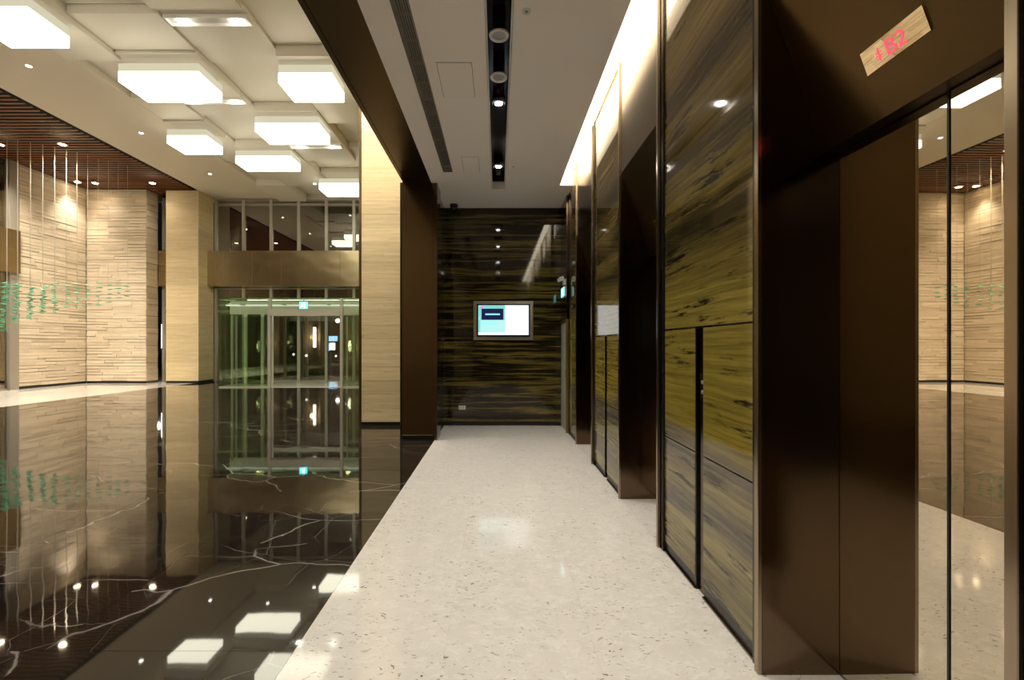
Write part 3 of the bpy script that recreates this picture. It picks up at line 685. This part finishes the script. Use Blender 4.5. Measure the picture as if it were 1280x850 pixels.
B('rear_header', M['alu_light'], vb, -9.8, -3.9, 18.62, 18.78, 2.751, 2.93)
fm = B('entrance_floor', M['travertine_floor'], None, -9.9, -3.82, 16.05, 18.85, .0005, .012); tag(fm, 'pale stone floor inside the glass vestibule', 'floor', kind='structure')
lv = empty('vestibule_light', (-6.86,17.4,3.1), 'slim ceiling light under the vestibule roof glass', 'light')
B('housing', M['steel'], lv, -9.7, -4.0, 17.35, 17.45, 3.13, 3.17); B('diffuser', emit('vestibule_diffuser', (1,.98,.88), 5), lv, -9.7, -4.0, 17.36, 17.44, 3.115, 3.129)
xs_ = empty('exit_sign', (-6.88, 15.86, 2.77), 'lit cyan exit sign hanging over the glass sliding doors', 'exit sign')
B('housing', M['grey_plastic'], xs_, -7.03, -6.73, 15.885, 15.91, 2.80, 3.06); B('face', M['cyan_sign'], xs_, -7.02, -6.74, 15.878, 15.8845, 2.81, 3.05)
running_man('pictogram', M['white_sign'], xs_, lambda u, v, d: (-6.88+u*.36, 15.878-d*2, 2.93+v*.34))
m = MB(); m.box(-6.9,-6.86,15.885,15.91,3.06,3.12); m.build('bracket', M['steel'], xs_)

B('inner_beam', M['white'], vb, VX0+.05, VX1-.05, VY+.55, VY+.62, 2.66, 3.14)
for x in (-9.75,-9.1,-8.75,-4.9,-4.4): B('inner_post', M['white'], vb, x-.05, x+.05, 17.3, 17.4, .013, 2.9)
for a, b in ((-9.69,-9.16),(-9.04,-8.81),(-4.84,-4.46)): B('inner_pane', G, vb, a, b, 17.344, 17.356, .013, 2.9)
# ------------------------------------------------------------------ OUTSIDE
def tube_lamp(x, y, z0, z1, label, r=.06):
    t_ = empty('wall_lamp', (x, y, z0), label, 'lamp'); MB().tube((x,y,z0),(x,y,z1),r,10).build('tube', M['tube_white'], t_)
    B('back_plate', M['steel'], t_, x-r*1.3, x+r*1.3, y+r, y+r+.05, z0-.05, z1+.05)
    lamp('POINT', 'glow', (x, y-.25, (z0+z1)/2), t_, 16, (1,.85,.6), shadow_soft_size=.1)
tube_lamp(-9.0, 22.0, 1.42, 2.4, 'white tube wall lamp outside behind the sliding doors'); tube_lamp(-14.35, 19.2, 1.4, 2.4, 'white tube lamp seen through the narrow window slot', .05); tube_lamp(-11.8, 22.4, 1.3, 2.1, 'white tube lamp outside behind the left vestibule glass', .05); tube_lamp(-7.6, 23, 1.2, 1.75, 'short glowing tube right of the doors standing in for a pane reflection', .05)  # the last tube is added in place of a reflection in the pane
p1 = empty('outdoor_pillar', (-8.8, 22.4, 0), 'brown stone pillar outside behind the doors', 'pillar'); B('shaft', M['facade'], p1, -9.6, -8.75, 22.13, 23.2, 0, 6); B('base', M['black'], p1, -9.62, -8.73, 22.11, 23.22, -.03, .15)
p2 = empty('outdoor_pillar', (-7, 23.6, 0), 'brown stone pillar outside near the pillar edge of the view', 'pillar'); B('shaft', M['facade'], p2, -7.75, -6.0, 23.12, 24.2, 0, 6); B('base', M['black'], p2, -7.77, -5.98, 23.10, 24.22, -.03, .15)
p3 = empty('outdoor_pillar', (-11.4, 23, 0), 'brown stone pillar outside behind the left vestibule glass', 'pillar'); B('shaft', M['facade'], p3, -12.6, -11.0, 22.6, 23.6, 0, 6); B('base', M['black'], p3, -12.62, -10.98, 22.58, 23.62, -.03, .15)
bs = empty('shop_sign', (-14.8, 40, 1.2), 'blue lit sign across the street seen through the doors', 'sign')
B('box', M['black'], bs, -15.4, -14.2, 40.02, 40.3, 0.0, 3.1); B('upper_face', M['blue_sign'], bs, -15.3, -14.3, 39.99, 40.015, 1.9, 2.35)
B('lower_face', M['white_sign'], bs, -15.0, -14.5, 39.99, 40.015, 1.1, 1.75); B('lower_side', M['blue_sign'], bs, -15.3, -15.02, 39.99, 40.015, 1.0, 1.7)
sx = 0
for (px, py, Y, mt, r, lb) in ((422,401,45,'bulb_small',.22,'white street lamp high on the right of the doors'),(342,431,45,'green_lamp',.12,'green traffic light seen at the left of the doors'),(353,443,40,'orange_lamp',.12,'orange street light low behind the doors'),(367,443,40,'white_sign',.10,'white head lamp low behind the doors'),
    (394,443,42,'orange_lamp',.10,'orange light beside the outdoor pillar'),(400,441,44,'orange_lamp',.10,'orange light right of the outdoor pillar'),(383,444.5,21,'white_sign',.06,'small white light at the foot of the doors'),(420,445,38,'white_sign',.10,'small white light under the blue sign')):
    x = (px-622)*Y/560; z = 1.5+(432-py)*Y/560
    t_ = empty('street_light', (x, Y, 0), lb, 'street light', 'small street lights outside')
    MB().lathe([(.0001,-r),(r*.7,-r*.7),(r,0),(r*.7,r*.7),(.0001,r)], 10, (x,Y,z)).build('globe', M[mt], t_, smooth=True); MB().tube((x,Y,-.03),(x,Y,z-r*.9),.03,6).build('pole', M['black'], t_)

# ------------------------------------------------------------------ HANGING LEAF SCULPTURE
leaf = None
cols = [(-36,13.0,13,-.012),(-21,13.1,13,-.012),(-6,13.2,13,-.012),(8.6,13.3,13,-.009),(22,13.5,12,-.006),(38,13.7,10,0),(53.5,13.9,9,0),(68.4,14.1,7,.0),(83,14.3,6,.004),(96.3,14.5,6,.004),(109.6,14.7,5,0),(122.8,14.9,6,0),(135.5,15.1,5,0),(147.7,15.3,4,0),(159.4,15.5,3,0)]
ends = {0:(352,424),1:(352,422),2:(352,418),3:(354,413),4:(356,402),5:(359,398),6:(358,391),7:(354,390),8:(357,383.5),9:(355,384),10:(356.5,379.5),11:(353.5,381),12:(356,377.5),13:(355,372),14:(358,370)}
ordn = ['first','second','third','fourth','fifth','sixth','seventh','eighth','ninth','tenth','eleventh','last and faintest']
for i, (px, Y, nleaf, lean) in enumerate(cols):
    Y = -.5+.18*round((Y+.5)/.18); lean = lean if i > 2 else 0
    x = (px-622)*Y/560; y0_, y1_ = ends[i]
    zt = 1.5+(432-y0_)*Y/560; zb = 1.5+(432-y1_)*Y/560
    lb = ('%s strand of green glass leaves from the photo left edge' % ordn[i-3]) if i >= 3 else 'strand of green glass leaves out of view to the left'
    t_ = empty('leaf_strand', (x, Y, zb-.05), lb, 'strand', 'hanging strands of green glass leaves')
    MB().tube((x,Y,zb-.04),(x,Y,7.739),.009 if i < 10 else .004,6).build('wire', M['wire'], t_)
    n = nleaf*2 if i < 8 else nleaf
    for q in range(n):
        f = q/(n-1); z = zt+(zb-zt)*f
        if leaf is None:
            vv = []; ff = []
            prof = [(-.11,0),(-.05,.022),(.02,.03),(.075,.018),(.12,0)]
            mb = MB(); ring = 6; L0 = len(prof)
            for (u, r) in prof:
                for kx in range(ring):
                    a = 2*math.pi*kx/ring; vv.append((u, r*1.3*math.cos(a), r*.75*math.sin(a)+.1*u))
            for s_ in range(L0-1):
                for kx in range(ring):
                    k2 = (kx+1) % ring; ff.append((s_*ring+kx, s_*ring+k2, (s_+1)*ring+k2, (s_+1)*ring+kx))
            leaf = mb.raw(vv, ff).build('leaf', M['leaf'], None, smooth=True, origin=(0,0,0)); lf_ = leaf
        else:
            lf_ = leaf.copy(); COL.objects.link(lf_)
        place(lf_, (x+random.uniform(-.025,.025)+lean*f*(14 if i > 2 else 10), Y+random.uniform(-.06,.06), z), t_)
        lf_.rotation_euler = (random.uniform(-.3,.3), random.uniform(-.08,.08), random.uniform(-.35,.35)+(math.pi if random.random() < .5 else 0))
        s_ = .95 if i < 8 else 1.0; lf_.scale = (s_, s_, s_)

# ------------------------------------------------------------------ REAR ENCLOSURE
rw = B('wall_rear', M['slab_stone'], None, -17, 2, -5.2, -5.0, 0, 8.0); tag(rw, 'stone lobby wall behind the camera', 'wall', kind='structure')
rw = B('wall_rear_added', M['black_gloss'], None, -1.0, 1.2, -1.3, -1.15, 0, 4.07); tag(rw, 'dark wall added unseen behind the camera so the bronze jambs reflect dark', 'wall', kind='structure')  # added close behind the camera to darken reflections in the bronze jambs
